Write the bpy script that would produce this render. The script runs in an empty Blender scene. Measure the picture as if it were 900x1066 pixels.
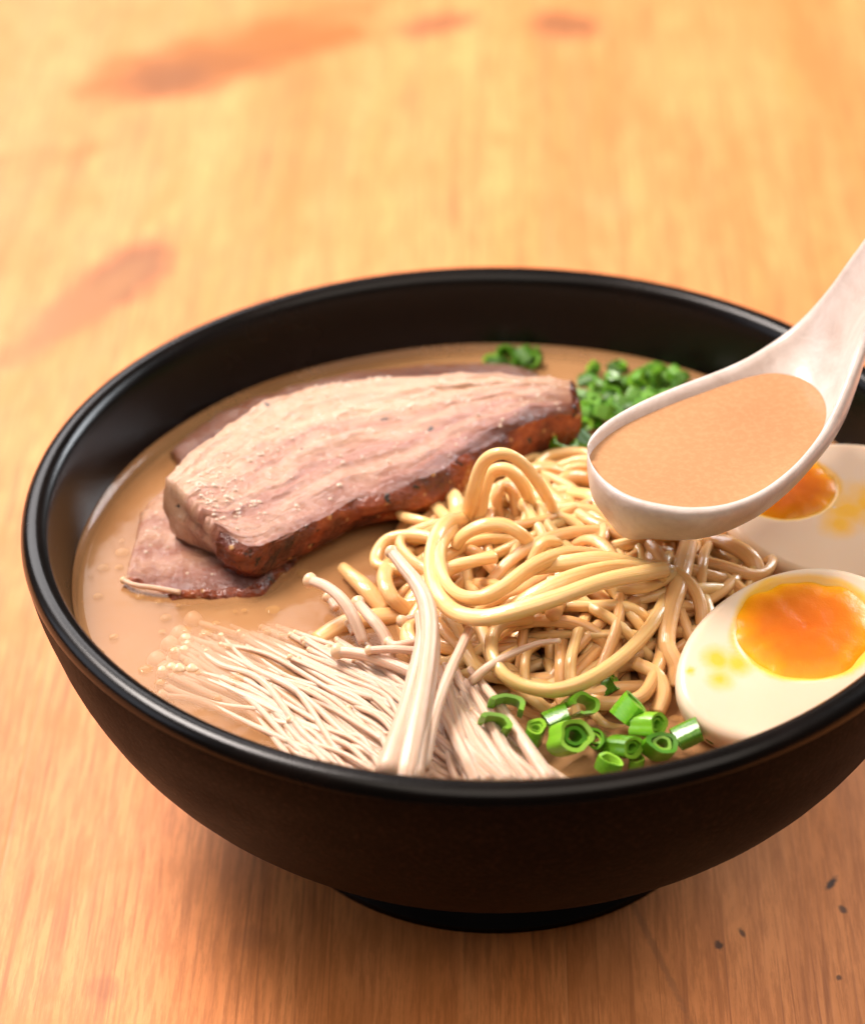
import bpy, bmesh, math, random
from mathutils import Vector, Matrix, noise
random.seed(7)
rnd = random.random
def uni(a, b): return a + (b - a) * random.random()
S = 0.1                      # everything below is laid out in decimetres and stored in metres
scn = bpy.context.scene
col = scn.collection
PI = math.pi

# ------------------------------------------------------------------ camera
CP = Vector((0, -5.1087, 4.1946)); PITCH, YAW, ROLL, FPX = .59332, -.02587, -.0148, 3000.0
fw = Vector((math.sin(YAW)*math.cos(PITCH), math.cos(YAW)*math.cos(PITCH), -math.sin(PITCH)))
rt0 = fw.cross(Vector((0, 0, 1))).normalized(); up0 = rt0.cross(fw)
rt = rt0*math.cos(ROLL) + up0*math.sin(ROLL); up = up0*math.cos(ROLL) - rt0*math.sin(ROLL)
cd = bpy.data.cameras.new('camera'); cam = bpy.data.objects.new('camera', cd); col.objects.link(cam)
M = Matrix((rt, up, -fw)).transposed().to_4x4(); M.translation = CP*S; cam.matrix_world = M
cd.sensor_fit = 'HORIZONTAL'; cd.sensor_width = 36; cd.lens = FPX/900*36; cd.clip_start = .01; cd.clip_end = 50
scn.camera = cam
def at(px, py, z):
    """point at height z seen at photo pixel px,py (used to read real positions off the photograph)"""
    d = fw + rt*((px-450)/FPX) + up*((533-py)/FPX)
    return CP + d*((z-CP.z)/d.z)
ZS = .612                    # broth level
focus = at(500, 655, .70)
cd.dof.use_dof = True; cd.dof.focus_distance = (focus-CP).dot(fw)*S; cd.dof.aperture_fstop = 12.5

# ------------------------------------------------------------------ helpers
def link(name, me, mat, parent=None, smooth=True):
    if smooth:
        for p in me.polygons: p.use_smooth = True
    o = bpy.data.objects.new(name, me); col.objects.link(o)
    if mat: me.materials.append(mat)
    if parent: o.parent = parent
    return o
def mk(name, verts, faces, mat, parent=None, smooth=True, uvs=None, cols=None, origin=None):
    me = bpy.data.meshes.new(name)
    og = origin or Vector((0, 0, 0))
    me.from_pydata([tuple((Vector(v)-og)*S) for v in verts], [], faces)
    if uvs:
        l = me.uv_layers.new(name='UVMap')
        for i, lp in enumerate(me.loops): l.data[i].uv = uvs[lp.vertex_index]
    if cols:
        a = me.color_attributes.new('mask', 'FLOAT_COLOR', 'POINT')
        for i, c in enumerate(cols): a.data[i].color = c
    me.update()
    o = link(name, me, mat, parent, smooth)
    if parent is None: o.location = og*S
    elif origin: o.location = og*S - parent.location
    return o
def tag(o, label, cat, group=None, kind=None):
    o['label'] = label; o['category'] = cat
    if group: o['group'] = group
    if kind: o['kind'] = kind
    return o
def empty(name, loc):
    o = bpy.data.objects.new(name, None); col.objects.link(o); o.location = Vector(loc)*S; o.empty_display_size = .01
    return o
def fixn(o):
    bm = bmesh.new(); bm.from_mesh(o.data); bmesh.ops.recalc_face_normals(bm, faces=bm.faces); bm.to_mesh(o.data); bm.free()
    return o
def spline(pts, n=8):
    """Catmull-Rom through Vectors"""
    P = [Vector(p) for p in pts]
    P = [P[0]*2-P[1]] + P + [P[-1]*2-P[-2]]
    out = []
    for i in range(1, len(P)-2):
        for k in range(n):
            t = k/n
            out.append(.5*((2*P[i]) + (P[i+1]-P[i-1])*t + (2*P[i-1]-5*P[i]+4*P[i+1]-P[i+2])*t*t + (3*P[i]-P[i-1]-3*P[i+1]+P[i+2])*t**3))
    out.append(P[-2].copy())
    return out
def tube(name, pts, rad, mat, parent=None, seg=10, flat=1.0, power=2.0, twist=0.0, n=8, origin=None, rounded=False, wob=0.0):
    """tapered tube along a spline; rad = number or function of t; flat squashes one axis"""
    c = spline(pts, n) if n else [Vector(p) for p in pts]
    N = len(c); rf = rad if callable(rad) else (lambda t: rad)
    V, F, U = [], [], []
    T = (c[1]-c[0]).normalized(); X = T.cross(Vector((0, 0, 1)))
    if X.length < .1: X = T.cross(Vector((0, 1, 0)))
    X.normalize(); L = 0
    sd = uni(0, 50)
    for i in range(N):
        T = (c[min(i+1, N-1)]-c[max(i-1, 0)]).normalized()
        X = (X - T*X.dot(T)).normalized(); Y = T.cross(X)
        if i: L += (c[i]-c[i-1]).length
        t = i/(N-1); r = rf(t)
        if wob: r *= 1+wob*noise.noise(Vector((L*5, sd, 0)))
        if rounded:
            e = min(i, N-1-i)
            if e < 3: r *= (.45, .8, .95)[e]
        tw = twist*t + sd
        for k in range(seg):
            a = 2*PI*k/seg; ca, sa = math.cos(a), math.sin(a)
            q = (abs(ca)**power+abs(sa)**power)**(-1/power)
            x, y = r*q*ca, r*q*sa*flat
            x, y = x*math.cos(tw)-y*math.sin(tw), x*math.sin(tw)+y*math.cos(tw)
            V.append(c[i]+X*x+Y*y); U.append((k/seg, L))
    for i in range(N-1):
        for k in range(seg):
            k2 = (k+1) % seg
            F.append((i*seg+k, i*seg+k2, (i+1)*seg+k2, (i+1)*seg+k))
    F.append(tuple(range(seg-1, -1, -1))); F.append(tuple((N-1)*seg+k for k in range(seg)))
    return mk(name, V, F, mat, parent, uvs=U, origin=origin)
def lathe(name, prof, mat, parent=None, seg=160, closed=True):
    V, F = [], []
    n = len(prof)
    for k in range(seg):
        a = 2*PI*k/seg
        for r, z in prof: V.append((r*math.cos(a), r*math.sin(a), z))
    for k in range(seg):
        k2 = (k+1) % seg
        for i in range(n-1):
            F.append((k*n+i, k2*n+i, k2*n+i+1, k*n+i+1))
    o = mk(name, V, F, mat, parent)
    bm = bmesh.new(); bm.from_mesh(o.data); bmesh.ops.remove_doubles(bm, verts=bm.verts, dist=1e-6)
    bmesh.ops.recalc_face_normals(bm, faces=bm.faces); bm.to_mesh(o.data); bm.free()
    for p in o.data.polygons: p.use_smooth = True
    return o

# ------------------------------------------------------------------ materials
class NT:
    def __init__(s, name):
        s.m = bpy.data.materials.new(name); s.m.use_nodes = True; s.t = s.m.node_tree
        s.b = s.t.nodes['Principled BSDF']; s.out = s.t.nodes['Material Output']
        s.tc = s.t.nodes.new('ShaderNodeTexCoord')
    def n(s, kind, ins=None, **kw):
        x = s.t.nodes.new(kind)
        for k, v in kw.items(): setattr(x, k, v)
        for k, v in (ins or {}).items(): s.set(x.inputs[k], v)
        return x
    def set(s, sock, v):
        if isinstance(v, bpy.types.NodeSocket): s.t.links.new(v, sock)
        elif isinstance(v, (tuple, list)) and len(v) == 3 and sock.type == 'RGBA': sock.default_value = (*v, 1)
        else: sock.default_value = v
    def P(s, **kw):
        for k, v in kw.items(): s.set(s.b.inputs[k.replace('_', ' ')], v)
    def map(s, scale=(1, 1, 1), loc=(0, 0, 0), rot=(0, 0, 0), src='Object'):
        return s.n('ShaderNodeMapping', {'Vector': s.tc.outputs[src], 'Scale': scale, 'Location': loc, 'Rotation': rot}).outputs[0]
    def noise(s, vec, scale, detail=4, rough=.5, dist=0):
        return s.n('ShaderNodeTexNoise', {'Vector': vec, 'Scale': scale, 'Detail': detail, 'Roughness': rough, 'Distortion': dist}).outputs[0]
    def ramp(s, fac, stops, interp='LINEAR'):
        r = s.n('ShaderNodeValToRGB', {'Fac': fac}); e = r.color_ramp.elements; r.color_ramp.interpolation = interp
        while len(e) < len(stops): e.new(.5)
        for k, (p, c) in enumerate(stops):
            e[k].position = p; e[k].color = (*c, 1) if isinstance(c, tuple) else (c, c, c, 1)
        return r.outputs[0]
    def mix(s, f, a, b, blend='MIX'):
        x = s.n('ShaderNodeMix', data_type='RGBA', blend_type=blend)
        s.set(x.inputs[0], f); s.set(x.inputs[6], a); s.set(x.inputs[7], b)
        return x.outputs[2]
    def math(s, op, a, b=0.0, c=0.0):
        x = s.n('ShaderNodeMath', operation=op); s.set(x.inputs[0], a); s.set(x.inputs[1], b); s.set(x.inputs[2], c)
        return x.outputs[0]
    def bump(s, h, strength=.3, dist=.001, normal=None):
        x = s.n('ShaderNodeBump', {'Height': h, 'Strength': strength, 'Distance': dist})
        if normal: s.set(x.inputs['Normal'], normal)
        return x.outputs[0]

def m_table():
    s = NT('varnished_pine'); P = s.map((10, 10, 10))           # decimetres
    sep = s.n('ShaderNodeSeparateXYZ', {0: P}); X, Y = sep.outputs[0], sep.outputs[1]
    # straight boards running away from the viewer; joints at J0 + k*W
    g = s.math('DIVIDE', s.math('SUBTRACT', X, JX), BW)
    idx = s.math('FLOOR', g); fr = s.math('SUBTRACT', g, idx)
    wn = s.n('ShaderNodeTexWhiteNoise', {'W': idx}, noise_dimensions='1D').outputs[0]
    off = s.math('MULTIPLY', wn, 37.0)
    v = s.n('ShaderNodeCombineXYZ', {0: s.math('ADD', X, off), 1: Y, 2: off}).outputs[0]
    vs = s.n('ShaderNodeMapping', {'Vector': v, 'Scale': (1, .16, 1)}).outputs[0]
    broad = s.noise(vs, 2.2, 3, .5, .6)
    vf = s.n('ShaderNodeMapping', {'Vector': v, 'Scale': (1, .035, 1)}).outputs[0]
    lines = s.noise(vf, 34, 5, .7, .25)
    fine = s.noise(s.n('ShaderNodeMapping', {'Vector': v, 'Scale': (1, .07, 1)}).outputs[0], 95, 5, .7)
    blotch = s.noise(s.n('ShaderNodeMapping', {'Vector': v, 'Scale': (1, .5, 1)}).outputs[0], 4.5, 6, .65, .4)
    c = s.ramp(broad, [(.28, (.80, .255, .065)), (.5, (.84, .305, .095)), (.72, (.70, .200, .042))])
    c = s.mix(s.math('MULTIPLY', s.ramp(lines, [(.48, 0.), (.60, 1.)]), .34), c, (.42, .12, .03))
    c = s.mix(s.math('MULTIPLY', s.ramp(fine, [(.46, 0.), (.58, 1.)]), .50), c, (.42, .13, .03))
    tl = s.noise(s.n('ShaderNodeMapping', {'Vector': v, 'Scale': (1, .012, 1)}).outputs[0], 17, 2, .6, .05)
    tl = s.ramp(s.math('ABSOLUTE', s.math('SUBTRACT', tl, .5)), [(.004, 1.), (.022, 0.)])
    brk = s.ramp(s.noise(s.n('ShaderNodeMapping', {'Vector': v, 'Scale': (1, .3, 1)}).outputs[0], 6, 4, .6), [(.40, .25), (.55, 1.)])
    c = s.mix(s.math('MULTIPLY', s.math('MULTIPLY', tl, brk), .62), c, (.34, .10, .025))
    c = s.mix(s.math('MULTIPLY', s.ramp(blotch, [(.48, 0.), (.62, 1.)]), .50), c, (.56, .18, .04))
    tone = s.math('MULTIPLY_ADD', wn, .16, .88)
    c = s.mix(1.0, c, s.n('ShaderNodeCombineXYZ', {0: tone, 1: tone, 2: tone}).outputs[0], 'MULTIPLY')
    # knots and streaks, each at its own place on the boards: (x, y, half width, half length, angle, darkness)
    for (kx, ky, a, b, ang, dk, cc) in KNOTS:
        mp = s.n('ShaderNodeVectorMath', {0: P, 1: (kx, ky, 0)}, operation='SUBTRACT').outputs[0]
        mp = s.n('ShaderNodeVectorRotate', {'Vector': mp, 'Angle': -ang}, rotation_type='Z_AXIS').outputs[0]
        mp = s.n('ShaderNodeVectorMath', {0: mp, 1: (1/a, 1/b, 0)}, operation='MULTIPLY').outputs[0]
        nn = s.n('ShaderNodeTexNoise', {'Vector': P, 'Scale': 4.0 if a > .03 else 60.0, 'Detail': 6, 'Roughness': .65}).outputs[1]
        mp = s.n('ShaderNodeVectorMath', {0: nn, 1: (1.5, 1.5, 0), 2: mp}, operation='MULTIPLY_ADD').outputs[0]
        mp = s.n('ShaderNodeVectorMath', {0: mp, 1: (.75, .75, 0)}, operation='SUBTRACT').outputs[0]
        sp = s.n('ShaderNodeSeparateXYZ', {0: mp})
        L = s.math('SQRT', s.math('ADD', s.math('MULTIPLY', sp.outputs[0], sp.outputs[0]), s.math('MULTIPLY', sp.outputs[1], sp.outputs[1])))
        f = s.math('MULTIPLY', s.ramp(L, [(.5, 1.), (1.2, 0.)]), dk)
        c = s.mix(f, c, cc)
    # small dark pits / scratches
    vp = s.n('ShaderNodeTexVoronoi', {'Vector': s.n('ShaderNodeMapping', {'Vector': v, 'Scale': (1, .5, 1)}).outputs[0], 'Scale': 3.3, 'Randomness': 1.0}).outputs[0]
    vq = s.math('ADD', vp, s.math('MULTIPLY', s.math('SUBTRACT', s.noise(v, 22, 4, .7), .5), .22))
    c = s.mix(s.math('MULTIPLY', s.ramp(vq, [(.0, 1.), (.035, 0.)]), .75), c, (.10, .045, .02))
    joint = s.ramp(s.math('ABSOLUTE', s.math('SUBTRACT', fr, .5)), [(.4955, 0.), (.4985, 1.)])
    c = s.mix(s.math('MULTIPLY', joint, .30), c, (.30, .13, .045))
    h = s.math('ADD', s.math('MULTIPLY', lines, .5), s.math('MULTIPLY', fine, .5))
    h = s.math('SUBTRACT', h, s.math('MULTIPLY', joint, .8))
    s.P(Base_Color=c, Roughness=s.math('MULTIPLY_ADD', blotch, .25, .40), Normal=s.bump(h, .35, .0003), Specular_IOR_Level=.5)
    return s.m

def m_glaze():
    s = NT('black_glaze'); P = s.map((10, 10, 10))
    sp = s.noise(P, 60, 4, .7); mot = s.noise(P, 3, 4, .6)
    s.P(Base_Color=s.mix(s.ramp(mot, [(.4, 0.), (.7, 1.)]), (.003, .002, .0015), (.006, .003, .002)),
        Roughness=s.math('MULTIPLY_ADD', mot, .16, .18), Normal=s.bump(sp, .10, .0002), Specular_IOR_Level=.25)
    return s.m
def m_noodle(name, ca, cb):
    s = NT(name)
    st = s.noise(s.map((9, 1.2, 1), src='UV'), 2.0, 4, .6)
    oi = s.n('ShaderNodeObjectInfo').outputs['Random']
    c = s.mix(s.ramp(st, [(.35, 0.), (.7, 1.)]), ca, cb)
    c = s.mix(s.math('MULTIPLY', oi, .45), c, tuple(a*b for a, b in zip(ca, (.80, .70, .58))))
    s.P(Base_Color=c, Roughness=.20, Specular_IOR_Level=.5, Normal=s.bump(s.math('ADD', s.noise(s.map((10, 10, 10)), 16, 4, .6), s.math('MULTIPLY', st, .7)), .38, .0009),
        Subsurface_Weight=.40, Subsurface_Radius=(1.0, .6, .25), Subsurface_Scale=.002, Coat_Weight=.4, Coat_Roughness=.06)
    return s.m
def m_enoki():
    s = NT('enoki_flesh')
    st = s.noise(s.map((7, .8, 1), src='UV'), 2.5, 4, .6)
    c = s.mix(s.ramp(st, [(.35, 0.), (.65, 1.)]), (.76, .57, .44), (.56, .33, .21))
    s.P(Base_Color=c, Roughness=.34, Normal=s.bump(s.math('ADD', st, s.noise(s.map((10, 10, 10)), 30, 3)), .4, .0006), Subsurface_Weight=.5, Subsurface_Radius=(1, .6, .35), Subsurface_Scale=.002)
    return s.m
def m_cap():
    s = NT('enoki_cap_skin')
    s.P(Base_Color=(.72, .48, .30), Roughness=.3, Subsurface_Weight=.3, Subsurface_Radius=(1, .6, .3), Subsurface_Scale=.002)
    return s.m
def m_scallion(bright=False):
    s = NT('scallion_light_green' if bright else 'scallion_green'); P = s.map((10, 10, 10))
    oi = s.n('ShaderNodeObjectInfo').outputs['Random']
    st = s.noise(s.map((1, 1, 1), src='UV'), 14, 3, .5)
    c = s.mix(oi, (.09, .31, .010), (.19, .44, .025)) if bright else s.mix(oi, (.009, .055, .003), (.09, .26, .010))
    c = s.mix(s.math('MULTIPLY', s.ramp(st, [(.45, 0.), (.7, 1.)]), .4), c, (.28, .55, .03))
    s.P(Base_Color=c, Roughness=.22, Normal=s.bump(s.noise(P, 60, 2), .15, .0004), Subsurface_Weight=.2, Subsurface_Radius=(.4, 1, .2), Subsurface_Scale=.0015)
    return s.m
def m_scallion_in():
    s = NT('scallion_inside'); oi = s.n('ShaderNodeObjectInfo').outputs['Random']
    s.P(Base_Color=s.mix(oi, (.06, .22, .008), (.26, .50, .04)), Roughness=.3)
    return s.m
def m_pork(name, tone=1.0, seed=0):
    """uv: u along the slice, v from fat (0) to crust (1)"""
    s = NT(name); uv = s.map(src='UV'); P = s.map((10, 10, 10), loc=(seed, seed, 0))
    sep = s.n('ShaderNodeSeparateXYZ', {0: uv}); v = sep.outputs[1]
    warp = s.noise(s.map((2.2, 1.0, 1), src='UV', loc=(seed, 0, 0)), 1.6, 4, .55)
    vv = s.math('ADD', v, s.math('MULTIPLY', s.math('SUBTRACT', warp, .5), .38))
    vv = s.math('ADD', vv, s.math('MULTIPLY', s.math('MULTIPLY', s.math('SUBTRACT', sep.outputs[0], .4), v), .28))
    fib = s.noise(s.map((4, 26, 1), src='UV', loc=(seed, 0, 0)), 2.2, 5, .65, .6)
    vv = s.math('ADD', vv, s.math('MULTIPLY', s.math('SUBTRACT', fib, .5), .16))
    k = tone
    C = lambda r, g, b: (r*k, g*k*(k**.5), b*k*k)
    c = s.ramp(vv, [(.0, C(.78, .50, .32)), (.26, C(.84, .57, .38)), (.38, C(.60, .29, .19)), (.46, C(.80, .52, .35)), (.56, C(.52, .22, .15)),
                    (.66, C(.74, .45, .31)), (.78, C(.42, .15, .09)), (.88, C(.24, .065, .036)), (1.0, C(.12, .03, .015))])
    c = s.mix(s.math('MULTIPLY', s.ramp(fib, [(.50, 0.), (.66, 1.)]), .30), c, C(.40, .15, .10))
    mt = s.noise(P, 9, 4, .6)
    c = s.mix(s.math('MULTIPLY', s.ramp(mt, [(.5, 0.), (.75, 1.)]), .25), c, C(.80, .58, .44))
    c = s.mix(1.0, c, (.70, .59, .53), 'MULTIPLY')
    # pepper
    vo = s.n('ShaderNodeTexVoronoi', {'Vector': s.n('ShaderNodeVectorMath', {0: s.n('ShaderNodeTexNoise', {'Vector': P, 'Scale': 30.0}).outputs[1], 1: (.06, .06, .06), 2: P}, operation='MULTIPLY_ADD').outputs[0], 'Scale': 9.0}).outputs[0]
    c = s.mix(s.ramp(vo, [(.05, 1.), (.085, 0.)]), c, (.03, .018, .012))
    vb = s.n('ShaderNodeTexVoronoi', {'Vector': P, 'Scale': 24.0}).outputs[0]
    bub = s.math('MULTIPLY', s.ramp(vb, [(.0, 1.), (.32, 0.)]), s.ramp(s.noise(P, 5, 3), [(.50, 0.), (.60, 1.)]))
    h = s.math('ADD', s.math('MULTIPLY', fib, .9), s.math('MULTIPLY', s.noise(P, 20, 8, .78), 1.1))
    s.P(Base_Color=c, Roughness=s.math('MULTIPLY_ADD', mt, .25, .30), Normal=s.bump(h, .6, .0010), Specular_IOR_Level=.5, Coat_Weight=.9, Coat_Roughness=.035,
        Coat_Normal=s.bump(s.math('ADD', s.noise(P, 12, 5, .7), s.math('MULTIPLY', bub, .35)), 1.0, .0035), Subsurface_Weight=.05, Subsurface_Radius=(1, .45, .3), Subsurface_Scale=.002)
    return s.m
def m_crust():
    s = NT('pork_crust'); P = s.map((10, 10, 10))
    a = s.noise(P, 5, 5, .65, .4); b = s.noise(P, 22, 4, .7)
    c = s.ramp(a, [(.34, (.03, .010, .006)), (.46, (.13, .028, .012)), (.57, (.27, .055, .018)), (.68, (.50, .21, .06))])
    vo = s.n('ShaderNodeTexVoronoi', {'Vector': s.n('ShaderNodeVectorMath', {0: s.n('ShaderNodeTexNoise', {'Vector': P, 'Scale': 40.0}).outputs[1], 1: (.05, .05, .05), 2: P}, operation='MULTIPLY_ADD').outputs[0], 'Scale': 20}).outputs[0]
    c = s.mix(s.ramp(vo, [(.12, 1.), (.24, 0.)]), c, (.02, .012, .008))
    vg = s.n('ShaderNodeTexVoronoi', {'Vector': s.map((10, 10, 10), loc=(3, 1, 2)), 'Scale': 26}).outputs[0]
    c = s.mix(s.ramp(vg, [(.06, .8), (.19, 0.)]), c, (.58, .33, .12))
    s.P(Base_Color=c, Roughness=.25, Normal=s.bump(s.math('ADD', a, s.math('MULTIPLY', b, .6)), .8, .003))
    return s.m
def m_white():
    s = NT('egg_white'); P = s.map((10, 10, 10))
    at_ = s.n('ShaderNodeAttribute', attribute_name='mask').outputs['Color']
    c = s.mix(s.ramp(s.noise(P, 2, 3), [(.35, 0.), (.7, 1.)]), (.76, .59, .44), (.74, .55, .39))
    sep = s.n('ShaderNodeSeparateColor', {0: at_})
    nz = s.noise(P, 14, 4, .6)
    yel = s.ramp(s.math('ADD', sep.outputs[0], s.math('MULTIPLY', s.math('SUBTRACT', nz, .5), .7)), [(.25, 0.), (.85, 1.)])
    c = s.mix(s.math('MULTIPLY', yel, .9), c, (.86, .46, .015))
    c = s.mix(s.math('MULTIPLY', sep.outputs[1], .8), c, (.62, .30, .13))     # soy-stained skin
    s.P(Base_Color=c, Roughness=.28, Normal=s.bump(s.noise(P, 6, 4), .15, .001), Subsurface_Weight=.5, Subsurface_Radius=(1, .7, .45), Subsurface_Scale=.004)
    return s.m
def m_yolk():
    s = NT('jammy_yolk'); P = s.map((10, 10, 10))
    m = s.n('ShaderNodeSeparateColor', {0: s.n('ShaderNodeAttribute', attribute_name='mask').outputs['Color']}).outputs[0]
    nz = s.noise(P, 5, 5, .65, .5)
    f = s.math('ADD', m, s.math('MULTIPLY', s.math('SUBTRACT', nz, .5), .28))
    c = s.ramp(f, [(.0, (.60, .125, .008)), (.45, (.68, .165, .008)), (.78, (.84, .29, .005)), (1.0, (.90, .43, .006))])
    c = s.mix(s.math('MULTIPLY', s.ramp(s.noise(P, 12, 5, .7, 1.), [(.55, 0.), (.7, 1.)]), .30), c, (.78, .22, .02))
    s.P(Base_Color=c, Roughness=.30, Specular_IOR_Level=.3, Normal=s.bump(s.noise(P, 14, 6, .7), .35, .0008), Subsurface_Weight=.3, Subsurface_Radius=(1, .35, .05), Subsurface_Scale=.003)
    return s.m
def m_spoon():
    s = NT('white_melamine'); P = s.map((10, 10, 10))
    a = s.noise(P, 9, 7, .7, .4); b = s.noise(P, 40, 4, .7)
    c = s.mix(s.ramp(a, [(.35, 0.), (.7, 1.)]), (.64, .55, .50), (.47, .37, .32))
    s.P(Base_Color=c, Roughness=s.math('MULTIPLY_ADD', a, .2, .22), Normal=s.bump(s.math('ADD', a, s.math('MULTIPLY', b, .25)), .22, .0012),
        Subsurface_Weight=.25, Subsurface_Radius=(1, .8, .7), Subsurface_Scale=.004)
    return s.m
def m_broth(name, ca, cb, alpha=1.0, rough=.12, tex=1.0):
    s = NT(name); P = s.map((10, 10, 10))
    a = s.noise(P, 1.6, 4, .55, .6); g = s.noise(P, 70, 3, .7)
    c = s.mix(s.ramp(a, [(.32, 0.), (.68, 1.)]), ca, cb)
    c = s.mix(s.math('MULTIPLY', s.ramp(g, [(.45, 0.), (.62, 1.)]), .05*tex), c, (.82, .55, .30))
    h = s.math('ADD', s.math('MULTIPLY', s.noise(P, 4, 3), 1.0), s.math('MULTIPLY', s.noise(P, 22, 2), .05*tex))
    s.P(Base_Color=c, Roughness=rough, Alpha=alpha, Normal=s.bump(h, .25, .002), IOR=1.35, Specular_IOR_Level=.5)
    return s.m
def m_droplet():
    s = NT('oil_film'); s.P(Base_Color=(.62, .32, .10), Roughness=.05, Alpha=.22, IOR=1.45)
    return s.m

# ------------------------------------------------------------------ table
JP = at(152, 200, 0); JP2 = at(590, 1020, 0)
JX = JP.x; BW = (JP2.x - JP.x)
dk1, dk2, gold = (.15, .055, .018), (.15, .055, .016), (.33, .105, .010)
def kn(px, py, hw, hl, ang, d, c):
    p = at(px, py, 0); return (p.x, p.y, hw, hl, ang, d, c)
KNOTS = [kn(272, 48, .22, .66, -1.06, .95, gold), kn(205, 74, .20, .42, -1.12, .85, (.28, .085, .010)), kn(176, 84, .16, .18, -.9, .95, (.24, .075, .012)),
         kn(122, 292, .15, .32, -.35, .9, (.19, .065, .02)), kn(82, 322, .13, .42, -.55, .95, (.32, .13, .04)),
         kn(588, 26, .15, .16, 0, .72, dk1), kn(458, 24, .11, .20, -.9, .65, dk1), kn(300, 18, .10, .7, -1.1, .35, gold),
         kn(78, 162, .05, .32, -.9, .35, gold), kn(10, 165, .06, .3, -1.3, .3, gold),
         kn(602, 115, .05, .6, 0, .25, (.62, .27, .09)), kn(640, 213, .12, .12, 0, .22, (.60, .26, .10)), kn(745, 85, .3, .5, .6, .2, (.66, .30, .1)),
         kn(865, 920, .011, .030, -.5, .95, (.05, .025, .015)), kn(877, 947, .010, .016, .3, .8, (.05, .025, .015)), kn(748, 984, .011, .018, .2, .85, (.05, .025, .015)),
         kn(772, 971, .007, .018, .3, .8, (.05, .025, .015)), kn(873, 1018, .008, .012, 0, .8, (.05, .025, .015)),
         kn(108, 1030, .05, .05, 0, .4, (.25, .09, .03)), kn(262, 978, .06, .05, 0, .3, (.35, .12, .04)), kn(680, 985, .010, .35, .28, .45, (.30, .11, .04))]
MT = m_table()
V = []; F = []
x0, x1, y0, y1, th = -9, 9, -1.65, 16, .35
bmv = [(x0, y0, -th), (x1, y0, -th), (x1, y1, -th), (x0, y1, -th), (x0, y0, 0), (x1, y0, 0), (x1, y1, 0), (x0, y1, 0)]
tb = mk('table', bmv, [(0, 3, 2, 1), (4, 5, 6, 7), (0, 1, 5, 4), (1, 2, 6, 5), (2, 3, 7, 6), (3, 0, 4, 7)], MT, smooth=False)
tb['kind'] = 'structure'; tb['label'] = 'varnished honey coloured pine table top with straight boards and knots'

# ------------------------------------------------------------------ bowl
out = [(.504, 0.0), (.500, .012), (.470, .045), (.452, .068), (.449, .078), (.470, .092), (.489, .10), (.526, .12), (.560, .14), (.593, .16), (.624, .18), (.653, .20), (.705, .24), (.751, .28),
       (.791, .32), (.827, .36), (.858, .40), (.885, .44), (.908, .48), (.928, .52), (.946, .56), (.961, .60), (.973, .64), (.984, .675), (.991, .70), (.9945, .715), (.998, .732), (1.001, .750), (1.0045, .767),
       (1.003, .779), (.998, .789), (.988, .796), (.974, .799), (.960, .796), (.950, .787), (.944, .773), (.939, .750), (.931, .71), (.922, .67), (.910, .628), (.890, .56), (.858, .48), (.81, .39), (.74, .30), (.64, .22), (.50, .15), (.30, .11), (0, .10)]
foot = [(0, .03), (.40, .03), (.43, .022), (.445, .0), (.504, 0.0)]
bowl = lathe('bowl', foot + out[1:], m_glaze(), seg=220)
sm = NT('matt_outside_glaze'); Pm = sm.map((10, 10, 10)); gr = sm.noise(Pm, 90, 3, .7); mo = sm.noise(Pm, 5, 5, .65)
sm.P(Base_Color=sm.mix(sm.ramp(gr, [(.5, 0.), (.68, 1.)]), (.005, .0028, .0020), (.022, .010, .006)), Roughness=sm.math('MULTIPLY_ADD', mo, .25, .42), IOR=1.13, Normal=sm.bump(gr, .5, .0004))
bowl.data.materials.append(sm.m)
for p in bowl.data.polygons:
    r_ = math.hypot(p.center.x, p.center.y)/S; z_ = p.center.z/S
    if z_ < .762 and (p.normal.x*p.center.x+p.normal.y*p.center.y) > 0 and z_ > .07: p.material_index = 1
tag(bowl, 'wide black glazed ramen bowl standing on the wooden table', 'bowl')

# ------------------------------------------------------------------ broth
MB = m_broth('pork_broth', (.44, .20, .075), (.60, .32, .14), alpha=.52)
MB2 = m_broth('pork_broth_deep', (.44, .20, .075), (.60, .32, .14), alpha=.55, rough=.6)
MB3 = m_broth('pork_broth_bed', (.42, .18, .06), (.50, .25, .095), rough=.7)
def disc(zoff, R, rings=34, seg=150):
    V = [(0, 0, ZS+zoff)]; F = []
    for i in range(1, rings+1):
        r = R*(i/rings)**.8 if i <= rings-8 else R-.03*((rings-i)/7)**1.3
        if i <= rings-8: r = min(r, (R-.036)*i/(rings-8))
        for k in range(seg):
            a = 2*PI*k/seg; x, y = r*math.cos(a), r*math.sin(a)
            z = ZS+zoff + .004*noise.noise(Vector((x*3, y*3, 2)))
            if zoff == 0: z += .016*max(0, (r-(R-.024))/.024)**2.2
            V.append((x, y, z))
    for k in range(seg): F.append((0, 1+k, 1+(k+1) % seg))
    for i in range(rings-1):
        for k in range(seg):
            a = 1+i*seg+k; b = 1+i*seg+(k+1) % seg
            F.append((a, a+seg, b+seg, b))
    return V, F
V, F, mi = [], [], []
for j, (zo, R) in enumerate(((0, .9085), (-.022, .900), (-.05, .890))):
    v, f = disc(zo, R); n0 = len(V); V += v; F += [tuple(i+n0 for i in q) for q in f]; mi += [j]*len(f)
broth = mk('broth', V, F, MB)
broth.data.materials.append(MB2); broth.data.materials.append(MB3)
for p, k in zip(broth.data.polygons, mi): p.material_index = k
tag(broth, 'cloudy tan pork broth filling the black bowl', 'broth', kind='stuff')

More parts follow.
